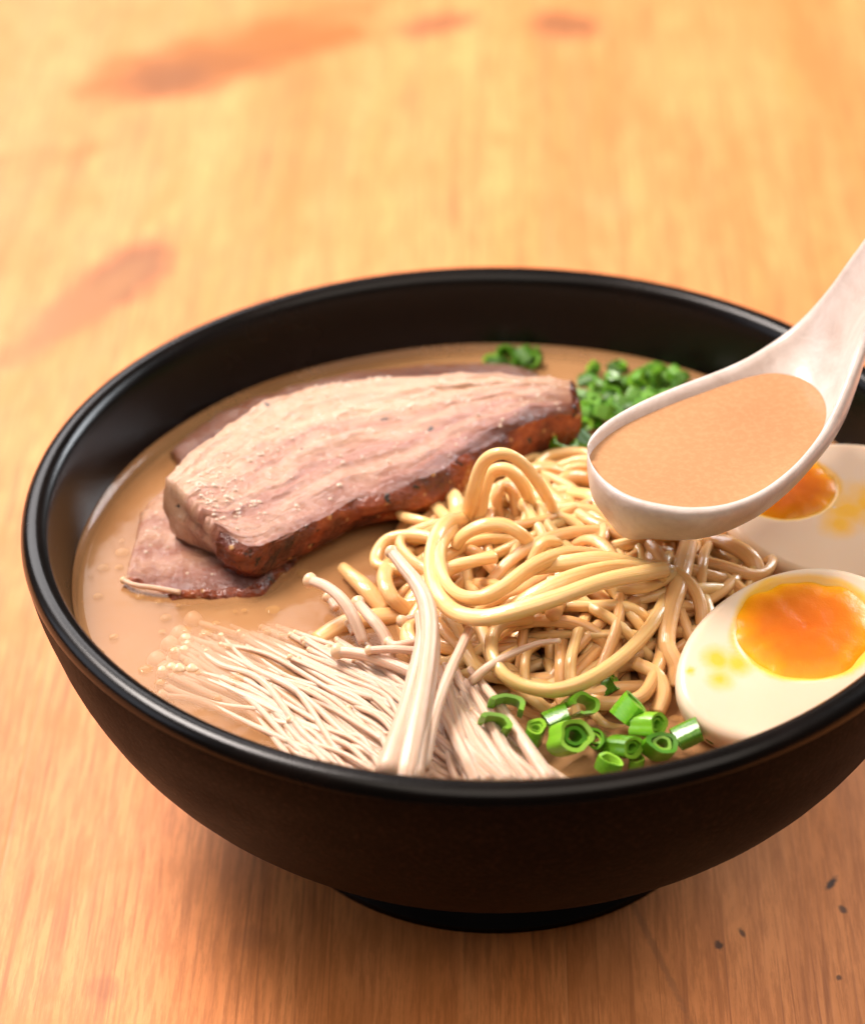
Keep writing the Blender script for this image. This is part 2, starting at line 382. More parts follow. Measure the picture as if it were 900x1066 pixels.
# ------------------------------------------------------------------ pork
def ease(t): return t*t*(3-2*t)
def resample(pts, n):
    c = spline(pts, 10); L = [0]
    for i in range(1, len(c)): L.append(L[-1]+(c[i]-c[i-1]).length)
    o = []; j = 0
    for k in range(n):
        s = L[-1]*k/(n-1)
        while j < len(L)-2 and L[j+1] < s: j += 1
        o.append(c[j].lerp(c[j+1], (s-L[j])/max(1e-9, L[j+1]-L[j])))
    return o
def slab(name, back, front, thick, mat, crustmat, nu=190, nv=84, rough=.007, seed=0, bulge=.010, crust_rows=True, parent=None, v0=0.0, v1=.86, zbot=ZS-.03):
    """a slice of pork: a thick lofted slab between a back edge and a front edge; front side carries the crust"""
    B, Fr = resample(back, nu), resample(front, nu)
    V, U = [], []
    top = {}; bot = {}
    def pt(i, j, z):
        u, v = i/(nu-1), j/(nv-1)
        p = B[i].lerp(Fr[i], v)
        p = p.copy()
        nz = noise.fractal(Vector((p.x*5+seed, p.y*11, seed)), 1.0, 2.0, 4)
        f2 = noise.noise(Vector((u*4+seed, v*14, 3)))*.006 + noise.noise(Vector((u*14+seed, v*44, 5)))*.0014 + noise.fractal(Vector((p.x*38, p.y*50, seed)), 1.0, 2.0, 3)*.0022
        edge = min(1, min(u, 1-u)*14, )
        e2 = min(1, min(v, 1-v)*9)
        p.z += bulge*math.sin(PI*v)*.5 + rough*nz + f2 - .008*(1-ease(edge)) - .008*(1-ease(e2))
        # ragged outline
        q = noise.noise(Vector((u*14+seed, v*9, 7)))*.010 + noise.noise(Vector((u*40+seed, v*30, 1)))*.003
        d = (Fr[i]-B[i]).normalized()
        p += d*q
        return p
    for i in range(nu):
        for j in range(nv):
            p = pt(i, j, 0); top[i, j] = len(V); V.append(p); U.append((i/(nu-1), v0+(v1-v0)*j/(nv-1)))
    F = []
    for i in range(nu-1):
        for j in range(nv-1):
            F.append((top[i, j], top[i, j+1], top[i+1, j+1], top[i+1, j]))
    # perimeter
    per = [(i, 0) for i in range(nu)] + [(nu-1, j) for j in range(1, nv)] + [(i, nv-1) for i in range(nu-2, -1, -1)] + [(0, j) for j in range(nv-2, 0, -1)]
    rows = 9; prev = [top[a] for a in per]; n = len(per)
    cen = sum((V[top[a]] for a in per), Vector())/n
    rings = [prev]
    for r in range(1, rows+1):
        t = r/rows; cur = []
        for a in per:
            p = V[top[a]].copy(); o = (p-cen); o.z = 0; o.normalize()
            b = .010*math.sin(PI*t)**.7 - .02*t*t
            b += .012*noise.fractal(Vector((p.x*9+seed, p.y*9, t*5)), 1, 2, 3)
            u, v = a[0]/(nu-1), a[1]/(nv-1)
            p += o*b; p.z += (min(p.z-.03, zbot)-p.z)*t
            cur.append(len(V)); V.append(p); U.append((u, v0+(v1-v0)*v + (.12*t if v > .9 else .0)))
        for k in range(n):
            k2 = (k+1) % n
            F.append((prev[k], prev[k2], cur[k2], cur[k]))
        prev = cur; rings.append(cur)
    F.append(tuple(prev))
    o = mk(name, V, F, mat, parent, uvs=U)
    fixn(o)
    # crust: a thin skin over the front side of the slice (own mesh)
    V2, F2 = [], []
    i0 = nu + nv - 1
    cols = [k for k in range(i0-(nv-3), i0+nu-1)] if crust_rows else []
    if cols:
        for r in range(0, rows+1):
            for k in cols:
                p = V[rings[r][k]].copy(); d = p-cen; d.z = 0; d.normalize()
                s = 1 if 0 < r < rows else -.3
                if k in (cols[0], cols[-1]): s = -.4
                p += d*(.010*s + .010*noise.fractal(Vector((p.x*12, p.y*12, p.z*14)), 1, 2, 3)) + Vector((0, 0, .004 if r == 0 else 0))
                V2.append(p)
        w = len(cols)
        for r in range(rows):
            for k in range(w-1):
                F2.append((r*w+k, r*w+k+1, (r+1)*w+k+1, (r+1)*w+k))
    return o, V2, F2
def Z(l, z): return [at(x, y, z if not isinstance(z, (list, tuple)) else z[i]) for i, (x, y) in enumerate(l)]
MC = m_crust()
sb_ = NT('fat_glint'); sb_.P(Base_Color=(.80, .60, .46), Roughness=.05, Specular_IOR_Level=1.0, Alpha=.8); MBEAD = sb_.m  # glossy material for the beads added as glints on the pork
def pork(back, zb, front, zf, thick, label, seed, crust=True, tone=1.0, beads=0, **kw):
    b, f = Z(back, zb), Z(front, zf)
    mat = m_pork('pork_%d' % seed, tone, seed)
    o, v2, f2 = slab('pork_slice', b, f, thick, mat, MC, seed=seed, crust_rows=crust, **kw)
    tag(o, label, 'pork', 'slices of braised pork')
    if crust:
        c = mk('crust', v2, f2, MC, o); fixn(c)
    if beads:      # beads of fat added on the cut face to catch wet glints
        V, F = [], []
        tops = [v.co.copy()/S for v in o.data.vertices[:kw.get('nu', 190)*kw.get('nv', 84)]]
        nu_, nv_ = kw.get('nu', 190), kw.get('nv', 84)
        for _ in range(beads):
            if rnd() < .55: u_, v_ = (uni(.03, .16), uni(.25, .75)) if rnd() < .45 else ((uni(.42, .62), uni(.0, .10)) if rnd() < .5 else (uni(.2, .8), .35+.25*uni(-.3, .3)))
            else: u_, v_ = uni(.03, .97), uni(.03, .93)
            p = tops[min(nu_-1, int(u_*nu_))*nv_+min(nv_-1, int(v_*nv_))]; r = uni(.0018, .0042)*(1.5 if rnd() < .12 else 1)
            n0 = len(V); V.append(p+Vector((0, 0, r*.8)))
            for q, h in ((.45, .70), (.8, .42), (1, .0)):
                for k in range(8): V.append(p+Vector((r*q*math.cos(k*PI/4)*1.3, r*q*math.sin(k*PI/4), r*h)))
            for k in range(8): F.append((n0, n0+1+k, n0+1+(k+1) % 8))
            for j in range(2):
                for k in range(8): F.append((n0+1+j*8+k, n0+9+j*8+k, n0+9+j*8+(k+1) % 8, n0+1+j*8+(k+1) % 8))
        b_ = mk('fat_glint_beads', V, F, MBEAD, o); b_['kind'] = 'stuff'
    return o
# top slice
pork([(172, 492), (205, 462), (240, 437), (290, 411), (340, 398), (380, 392), (440, 388), (510, 386), (565, 388), (594, 392)], ZS+.20,
     [(228, 545), (262, 566), (330, 541), (368, 520), (405, 508), (442, 497), (500, 465), (545, 441), (574, 431), (596, 424)],
     [ZS+.145, ZS+.112, ZS+.10, ZS+.105, ZS+.115, ZS+.13, ZS+.14, ZS+.15, ZS+.15, ZS+.15], .10,
     'thick pink topmost pork slice with pale fat and peppered crust, nearest the noodles', 11, beads=330, zbot=ZS+.022)
# lower slice, peeking out on the left
pork([(160, 512), (220, 480), (290, 470), (350, 480)], ZS+.035,
     [(131, 598), (185, 614), (262, 608), (296, 578)], [ZS+.008, ZS+.010, ZS+.018, ZS+.03], .06,
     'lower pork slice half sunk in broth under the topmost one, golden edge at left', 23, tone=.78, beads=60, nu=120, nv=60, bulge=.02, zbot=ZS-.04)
# slice behind, mostly hidden
pork([(180, 462), (235, 424), (300, 401), (400, 380), (500, 375), (560, 383)], ZS+.03,
     [(205, 500), (280, 450), (350, 430), (420, 420), (500, 415), (560, 420)], ZS+.03, .05,
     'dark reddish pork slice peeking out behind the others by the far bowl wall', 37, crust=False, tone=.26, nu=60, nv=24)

# ------------------------------------------------------------------ noodles
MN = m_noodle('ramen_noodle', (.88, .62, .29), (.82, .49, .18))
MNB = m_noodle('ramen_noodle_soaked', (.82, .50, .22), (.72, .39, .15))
NG = 'ramen noodles in the broth'
def noodle(pix, label, r=.0148, z=None, mat=None, flat=.80, **kw):
    P = [at(x, y, ZS+h) for x, y, h in pix]
    o = tube('noodle', P, r, mat or MN, seg=12, flat=flat, power=2.6, twist=uni(.5, 2), n=9, origin=P[0], rounded=False, wob=.30)
    return tag(o, label, 'noodle', NG)
noodle([(478, 556, .06), (487, 535, .12), (493, 510, .20), (503, 482, .27), (521, 472, .30), (541, 480, .28), (558, 500, .23), (572, 523, .16), (580, 545, .11), (574, 563, .07), (556, 570, .04)],
       'noodle standing up as the tallest arch, against the pork')
noodle([(492, 560, .06), (499, 538, .11), (503, 512, .17), (512, 492, .21), (528, 489, .22), (543, 503, .19), (552, 524, .13), (556, 548, .07)],
       'second noodle arch just inside the tallest one')
noodle([(530, 560, .05), (520, 540, .09), (517, 518, .14), (524, 505, .16), (535, 515, .14), (538, 540, .09)],
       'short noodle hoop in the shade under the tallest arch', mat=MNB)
noodle([(482, 540, .11), (466, 543, .15), (455, 556, .16), (449, 578, .15), (450, 602, .14), (459, 624, .14), (478, 639, .16), (505, 643, .18), (540, 635, .20), (580, 622, .21), (625, 606, .21), (668, 597, .19), (692, 593, .16)],
       'bright thick noodle sweeping in a hook across the front of the pile', r=.0168)
noodle([(470, 546, .13), (458, 566, .145), (458, 590, .145), (466, 609, .15), (482, 621, .17), (503, 622, .19), (525, 611, .20), (545, 596, .20), (566, 584, .19), (592, 577, .17), (625, 579, .14), (655, 588, .10), (690, 590, .05)],
       'noodle lying inside the bright front hook, glossy on its crest', r=.0168)
noodle([(474, 568, .12), (484, 556, .15), (503, 547, .17), (524, 547, .17), (543, 557, .15), (553, 571, .11), (552, 588, .06)],
       'noodle bent in a half circle over the blunt cut end')
noodle([(455, 602, .11), (468, 592, .12), (490, 585, .13), (515, 579, .13)],
       'short straight noodle with a blunt cut end facing right', r=.0165)
noodle([(520, 640, .15), (560, 618, .19), (600, 600, .20), (640, 590, .18), (672, 592, .16), (690, 602, .13)],
       'noodle running beneath the crest of the bright front hook', r=.0165)
noodle([(548, 592, .16), (590, 586, .18), (630, 583, .18), (672, 592, .15), (697, 596, .12), (672, 610, .13), (640, 612, .13)],
       'noodle doubling back into a narrow bend by the shadow of the spoon', r=.017)
noodle([(560, 645, .10), (540, 645, .12), (522, 650, .13), (512, 664, .12), (513, 684, .11), (524, 702, .10), (545, 714, .09), (575, 719, .09), (606, 711, .09), (636, 693, .09), (662, 670, .09), (682, 645, .09), (694, 618, .08), (705, 590, .04)],
       'noodle forming the big open loop in front of the pile', r=.0168)
noodle([(520, 655, .08), (560, 646, .11), (600, 650, .10), (628, 668, .07), (625, 690, .03), (600, 700, .01)],
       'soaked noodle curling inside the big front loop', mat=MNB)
noodle([(500, 652, .07), (515, 690, .07), (535, 712, .06), (558, 730, .045), (572, 742, .02)],
       'noodle leaving the big front loop towards the scallions')
noodle([(622, 600, .15), (640, 618, .12), (655, 638, .10), (668, 655, .07), (672, 672, .03)],
       'noodle dropping from the front hook into the loop on the right')
noodle([(716, 565, .08), (708, 600, .10), (697, 640, .09), (694, 672, .07), (704, 695, .04), (700, 715, .01)],
       'pale noodle running down along the left side of the front egg', mat=MNB, r=.022)
noodle([(660, 690, .06), (682, 702, .05), (690, 722, .03), (684, 742, .005)],
       'short noodle bending down towards the scallions on the right', mat=MNB)
noodle([(580, 735, .02), (610, 726, .03), (640, 719, .03), (668, 716, .02)],
       'submerged noodle just behind the scallion cluster', mat=MNB, r=.018)
noodle([(575, 640, .14), (604, 588, .05), (640, 560, .09), (672, 542, .11), (690, 552, .10), (700, 575, .07)],
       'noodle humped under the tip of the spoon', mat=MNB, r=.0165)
noodle([(736, 560, .06), (762, 568, .08), (782, 582, .07), (788, 602, .04), (775, 622, .01)],
       'noodle curling under the spoon towards the rear egg', mat=MNB, r=.0165)
noodle([(560, 500, .02), (585, 487, .05), (612, 482, .07), (640, 500, .08), (655, 530, .05)],
       'noodle at the back of the pile beside the scallion heap', mat=MNB, r=.0165)
noodle([(560, 548, .08), (568, 538, .12), (590, 540, .13), (612, 556, .11), (628, 575, .06)],
       'noodle curving right from the foot of the tallest arch')
noodle([(553, 600, .08), (556, 580, .11), (566, 566, .13), (580, 566, .12), (590, 575, .08)],
       'small upright noodle hook in the middle of the pile')
noodle([(405, 588, .03), (400, 602, .06), (408, 622, .05), (425, 636, .02)],
       'noodle bend poking out at the left edge of the pile', mat=MNB)
noodle([(358, 592, .02), (380, 612, .03), (402, 636, .01)],
       'noodle tip surfacing between enoki and pork', mat=MNB, r=.017)
noodle([(425, 570, .02), (445, 556, .07), (462, 548, .10), (478, 556, .08)],
       'noodle rising from the broth under the crust of the pork', mat=MNB)
noodle([(330, 668, -.012), (360, 650, .002), (400, 642, .008), (440, 640, .0)],
       'pale noodle just under the broth behind the enoki', mat=MNB, r=.02)
# tangled bed
cA = at(600, 610, ZS); 
def inside(p):
    dx, dy = p.x-cA.x, p.y-cA.y
    return (dx/.37)**2 + (dy/.42)**2
def mound(p):
    q = inside(p); return .095*max(0, 1-q*.85)
placed = 0; tries = 0
while placed < 118 and tries < 2000:
    tries += 1
    a = uni(0, 2*PI); rr = math.sqrt(rnd())*.98
    p = Vector((cA.x+.37*rr*math.cos(a), cA.y+.42*rr*math.sin(a), 0)); hd = uni(0, 2*PI); k = uni(-5, 5)
    lay = uni(-.03, .025); pts = []; ok = True; ph = uni(0, 6)
    nst = random.randint(7, 15)
    for i in range(nst):
        q = inside(p)
        if q > 1.0:
            to = Vector((cA.x-p.x, cA.y-p.y, 0)); want = math.atan2(to.y, to.x)
            dd = (want-hd+PI) % (2*PI)-PI; hd += max(-.9, min(.9, dd))
        z = mound(p)+lay+.028*math.sin(ph+i*.8)
        # dive at the ends
        e = min(i, nst-1-i)
        if e == 0: z -= .05
        pts.append(Vector((p.x, p.y, ZS+z)))
        k += uni(-3, 3); k = max(-8, min(8, k))
        hd += k*.08; p = p+Vector((math.cos(hd), math.sin(hd), 0))*.08
    if max(inside(v) for v in pts) > 1.35: continue
    o = tube('noodle', pts, uni(.0125, .0162), MNB if rnd() < .6 else MN, seg=10, flat=.78, power=2.5, twist=uni(.5, 2), n=6, origin=pts[0], wob=.22)
    tag(o, 'soaked wavy noodle woven into the tangled bed beneath the raised loops', 'noodle', 'tangled bed of noodles')
    placed += 1

# ------------------------------------------------------------------ enoki
ME, MCAP = m_enoki(), m_cap()
def enoki(pts, label, r=.010, cap=.018, group='enoki mushrooms in the broth', rend=None, flat=.9):
    P = [Vector(p) for p in pts]
    root = empty('enoki_mushroom', P[0])
    rend = rend or r
    tube('stem', P, lambda t: r+(rend-r)*t, ME, root, seg=8, flat=flat, n=6, origin=P[0], wob=.2)
    # cap: small dome at the start
    d = (P[0]-P[1]).normalized(); X = d.cross(Vector((0, 0, 1))).normalized(); Y = d.cross(X)
    prof = [(0, .62), (.45, .56), (.8, .36), (1., .02), (.92, -.35), (.75, -.7), (.55, -1.1), (0, -1.2)]
    V, F = [], []; sg = 12
    for (rr, h) in prof:
        for k in range(sg):
            a = 2*PI*k/sg; V.append(P[0]+X*(rr*cap*math.cos(a))+Y*(rr*cap*math.sin(a))+d*(h*cap))
    for i in range(len(prof)-1):
        for k in range(sg):
            F.append((i*sg+k, i*sg+(k+1) % sg, (i+1)*sg+(k+1) % sg, (i+1)*sg+k))
    fixn(mk('cap', V, F, MCAP, root, origin=P[0]))
    return tag(root, label, 'mushroom', group)
def epx(pix, label, **kw): return enoki([at(x, y, ZS+h) for x, y, h in pix], label, **kw)
epx([(407, 574, .19), (420, 590, .19), (434, 608, .18), (444, 630, .17), (447, 660, .16), (443, 700, .15), (434, 750, .13), (424, 800, .10), (422, 815, .08)], 'tallest enoki stem with a tiny cap, crossing in front of the noodles', r=.012, rend=.026, cap=.015)
epx([(437, 640, .135), (440, 665, .15), (432, 705, .14), (418, 755, .125), (402, 805, .10)], 'thick enoki stem fused to the left side of the tallest one', r=.012, rend=.026, cap=.013)
epx([(449, 646, .15), (452, 670, .145), (449, 712, .13), (440, 760, .12), (432, 812, .09)], 'thick enoki stem fused to the right side of the tallest one', r=.010, rend=.020, cap=.011)
epx([(488, 656, .12), (478, 678, .13), (466, 705, .13), (452, 745, .12), (440, 800, .09)], 'slim enoki stem leaning right beside the tallest one', r=.010, rend=.014, cap=.011)
epx([(322, 604, .09), (340, 611, .10), (356, 624, .10), (368, 643, .08), (379, 669, .04)], 'curved enoki stem rising alone from the broth, leftmost of the raised ones', r=.0135, cap=.017)
epx([(372, 627, .07), (384, 641, .08), (396, 655, .07), (404, 671, .05), (407, 694, .02)], 'curved enoki stem between the lone left one and the tallest one', r=.0125, cap=.016)
epx([(341, 621, .03), (350, 634, .02)], 'short stub of enoki under the lone curved stem', r=.010, cap=.013)
epx([(363, 648, .03), (368, 660, .02)], 'tiny enoki stub beside the lone curved stem', r=.008, cap=.011)
epx([(417, 647, .05), (428, 644, .05), (440, 642, .04)], 'small enoki cap poking out left of the tallest stem', r=.009, cap=.014)
epx([(350, 678, .045), (375, 681, .05), (405, 690, .05), (440, 705, .05)], 'pinkish enoki with its cap at the back edge of the bundle', r=.014, cap=.018)
epx([(383, 677, .07), (410, 676, .08), (436, 678, .08)], 'thin enoki lying crosswise at the back of the bundle', r=.009, cap=.011)
epx([(404, 668, .07), (412, 672, .08), (434, 668, .08)], 'thin crosswise enoki with a short bend beside the tallest stem', r=.009, cap=.011)
epx([(582, 667, .14), (560, 670, .13), (534, 680, .12), (510, 693, .11), (490, 710, .08)], 'hair thin enoki strand lying across the big noodle loop', r=.006, cap=.006, rend=.010)
epx([(128, 604, .012), (140, 609, .015), (160, 612, .015), (188, 617, .010)], 'stray enoki strand floating beside the lower pork slice', r=.006, cap=.008)
# bundle: caps fan out on the left, stems run to the lower right
caps = []
n = 160
for i in range(n):
    t = (i+.5)/n
    lay = rnd()
    if i % 4 == 3:      # stems whose heads sit inside the bundle
        sx, sy = uni(250, 440), 0
        sy = 690 + (sx-250)*.08 + uni(0, 75)
    else:
        sx = 168 + 210*t**1.2 + uni(-12, 14); sy = 700 - 52*math.sin(min(1, t*2.2)*PI*.5) + uni(-12, 22) + 18*t
    # perpendicular spread decides where the stem ends near the rim
    ex = uni(385, 585); ey = 812
    f = (sy-640)/110
    ex = 590 - 150*min(1, max(0, f)) - (sx < 260)*60 + uni(-35, 25)
    if sx < 230: ex, ey = 330+uni(0, 140), 790+uni(-8, 18)
    hs = uni(-.018, .007) if sx < 300 else uni(-.012, .030)
    hm = uni(-.004, .026) + .048*max(0, min(1, (sx-210)/180))*uni(.5, 1)
    he = uni(.0, .05)
    mx, my = sx+(ex-sx)*.5, sy+(ey-sy)*.5 - uni(4, 20)
    qx, qy = sx+(ex-sx)*.22, sy+(ey-sy)*.22 - uni(0, 12)
    w = uni(-9, 9)
    pts = [at(sx, sy, ZS+hs), at(qx, qy+w*.5, ZS+hs*.5+hm*.5), at(mx, my, ZS+hm), at(sx+(ex-sx)*.78, sy+(ey-sy)*.78+w, ZS+hm*.7+.01), at(ex, ey, ZS+he*.5)]
    # keep stems inside the bowl
    for p in pts:
        rr = math.hypot(p.x, p.y)
        if rr > .895: p.x *= .895/rr; p.y *= .895/rr
    for p in pts: p.z -= .012
    enoki(pts, 'slender enoki mushroom in the soaked bundle fanned out at the near left rim', r=uni(.0045, .0072), cap=uni(.0055, .0085) if sx > 200 or rnd() < .6 else uni(.011, .017),
          group='fanned bundle of enoki', rend=uni(.006, .0105))
for i in range(56):    # stems right of the tall one, steeper
    sx = uni(448, 492); sy = uni(690, 745); ex = 470+(sx-448)*1.5+uni(0, 45); ey = 815
    h = uni(.015, .075)
    pts = [at(sx, sy, ZS+h), at(sx+(ex-sx)*.35, sy+(ey-sy)*.3, ZS+h), at(sx+(ex-sx)*.7, sy+(ey-sy)*.66, ZS+h*.9), at(ex+uni(0, 15), ey, ZS+h*.6)]
    for p in pts:
        rr = math.hypot(p.x, p.y)
        if rr > .895: p.x *= .895/rr; p.y *= .895/rr
    enoki(pts, 'enoki stem sloping right to the rim between the tallest stem and the scallions', r=uni(.0055, .0085), cap=.007, group='enoki stems right of the tallest one', rend=uni(.010, .018))
# big heads of the bundle at far left
for x, y in ((162, 688), (176, 672), (186, 661), (200, 646), (172, 700)):
    epx([(x, y, -.024), (x+30, y+10, -.01), (x+80, y+26, -.03)], {162: 'enoki head farthest left in the fanned bundle', 176: 'round enoki head second up the left edge of the bundle', 186: 'glossy enoki head third up the left edge of the bundle',
        200: 'enoki head floating topmost above the fanned bundle', 172: 'lowest enoki head on the left edge of the bundle'}[x], r=.008, cap=.022)

# ------------------------------------------------------------------ scallions
MSO, MSI, MSL = m_scallion(), m_scallion_in(), m_scallion(True)
MSB = m_scallion(); MSB.node_tree.nodes['Principled BSDF'].inputs['Roughness'].default_value = .5
def scallion(c, ax, r, ln, label, group, a0=0.0, a1=2*PI, squash=.8, layer=False, th=.22):
    """a cut ring (or an open C) of scallion: outer skin + inner wall, thickness th"""
    ax = Vector(ax).normalized(); X = ax.cross(Vector((.3, .2, 1))).normalized(); Y = ax.cross(X)
    full = a1-a0 > 6.2; sg = 20; n = sg if full else sg+1
    V, F, U = [], [], []; wv = uni(0, 6)
    lat = [(1, -1), (1.03, -.4), (1.03, .4), (1, 1), (1-th, .93), (1-th*1.1, 0), (1-th, -.93)]
    for k in range(n):
        a = a0+(a1-a0)*k/sg; w = 1+.10*math.sin(2*a+wv)+.07*math.sin(3*a+2*wv)+.05*math.sin(5*a+wv)
        for (rr, h) in lat:
            V.append(c+X*(r*rr*w*math.cos(a))+Y*(r*rr*w*squash*math.sin(a))+ax*(h*ln/2*(1+.15*math.sin(a+wv)))); U.append((k/sg, h))
    m = len(lat)
    for k in range(sg if full else sg):
        k2 = (k+1) % n
        for j in range(m):
            j2 = (j+1) % m; F.append((k*m+j, k2*m+j, k2*m+j2, k*m+j2))
    if not full: F.append(tuple(range(m))); F.append(tuple((n-1)*m+j for j in reversed(range(m))))
    o = mk('scallion_ring', V, F, MSL if 'bright' in label else (MSB if 'blurred' in label or 'olive' in label else MSO), uvs=U, origin=c)
    o.data.materials.append(MSI)
    for i, p in enumerate(o.data.polygons):
        if i % m in (3, 4, 5, 6) and i < sg*m: p.material_index = 1
    fixn(o); o.data.set_sharp_from_angle(angle=math.radians(42))
    if layer and full:
        V, F = [], []
        for k in range(sg):
            a = 2*PI*k/sg
            for (rr, h) in ((.62, -.8), (.64, 0), (.62, .84), (.40, .80), (.36, 0), (.40, -.8)):
                V.append(c+X*(r*rr*math.cos(a)*(1+.12*math.sin(3*a+wv)))+Y*(r*rr*squash*math.sin(a))+ax*(h*ln/2))
        for k in range(sg):
            for j in range(6): F.append((k*6+j, ((k+1) % sg)*6+j, ((k+1) % sg)*6+(j+1) % 6, k*6+(j+1) % 6))
        q = fixn(mk('inner_layer', V, F, MSI, o, origin=c)); q.data.set_sharp_from_angle(angle=math.radians(42))
    return tag(o, label, 'scallion', group)
G1 = 'scallion rings at the near rim'
sc = [  # px, py, h, r, len, axis, label, arc
 (513, 757, .10, .040, .06, (.2, -.45, .85), 'bright green open scallion curl, lower of the two lying on the enoki', (2.6, 5.9)),
 (528, 737, .11, .038, .06, (.1, -.5, .85), 'bright green open scallion curl, upper of the two lying on the enoki', (3.0, 6.4)),
 (631, 713, .05, .032, .05, (.8, .1, .5), 'dark scallion ring alone on the noodle behind the cluster', None),
 (580, 747, .06, .034, .06, (.9, .3, .3), 'dark scallion ring at the back left of the cluster', None),
 (604, 735, .07, .036, .055, (.5, -.5, .7), 'dark pointed scallion piece at the back of the cluster', (1, 6.4)),
 (556, 765, .05, .034, .05, (.2, .2, .9), 'dark flat scallion ring at the left end of the cluster', None),
 (592, 768, .075, .046, .07, (.5, -.55, .65), 'largest bright scallion ring in the middle of the cluster', None),
 (621, 771, .05, .034, .06, (-.3, -.5, .7), 'dark scallion piece right of the largest ring', None),
 (654, 740, .07, .042, .06, (.55, .3, .6), 'glossy bright scallion ring at the back right of the cluster', None),
 (673, 754, .06, .036, .07, (.8, -.4, .3), 'bright scallion tube touching the glossy ring', None),
 (648, 777, .05, .038, .07, (.7, -.5, .3), 'green scallion tube at the front centre of the cluster', None),
 (687, 777, .05, .036, .06, (.2, -.5, .8), 'bright scallion ring at the front right of the cluster', None),
 (716, 765, .06, .036, .065, (.9, .25, .35), 'dark scallion tube beside the front egg', None),
 (743, 764, .04, .024, .03, (.3, -.3, .9), 'smallest scallion ring wedged against the front egg', None),
 (633, 797, .05, .030, .04, (.3, .2, .9), 'scallion ring nearest the rim, half behind it', None),
 (662, 795, .01, .028, .03, (.1, .2, .9), 'brown stained scallion ring in the broth by the rim', None)]
for (x, y, h, r, ln, ax, lb, arc) in sc:
    a0, a1 = arc or (0, 2*PI)
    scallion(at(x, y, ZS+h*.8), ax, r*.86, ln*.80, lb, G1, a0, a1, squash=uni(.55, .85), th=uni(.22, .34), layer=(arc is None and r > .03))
for i in range(95):
    x, y = uni(588, 712), 0
    t = (x-588)/124
    y = uni(380+6*t, 452-16*t)
    if x < 612: y = uni(392, 468)
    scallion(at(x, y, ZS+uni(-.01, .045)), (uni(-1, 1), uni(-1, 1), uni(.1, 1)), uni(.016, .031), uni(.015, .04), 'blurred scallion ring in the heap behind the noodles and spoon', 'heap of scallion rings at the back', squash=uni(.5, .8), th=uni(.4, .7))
for i in range(12):
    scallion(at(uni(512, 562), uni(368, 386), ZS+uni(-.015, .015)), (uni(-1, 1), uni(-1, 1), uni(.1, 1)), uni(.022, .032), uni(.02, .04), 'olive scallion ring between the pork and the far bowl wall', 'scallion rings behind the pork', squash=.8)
scallion(at(584, 461, ZS+.06), (.5, -.3, .7), .034, .04, 'lone scallion ring between pork end and noodles', G1)

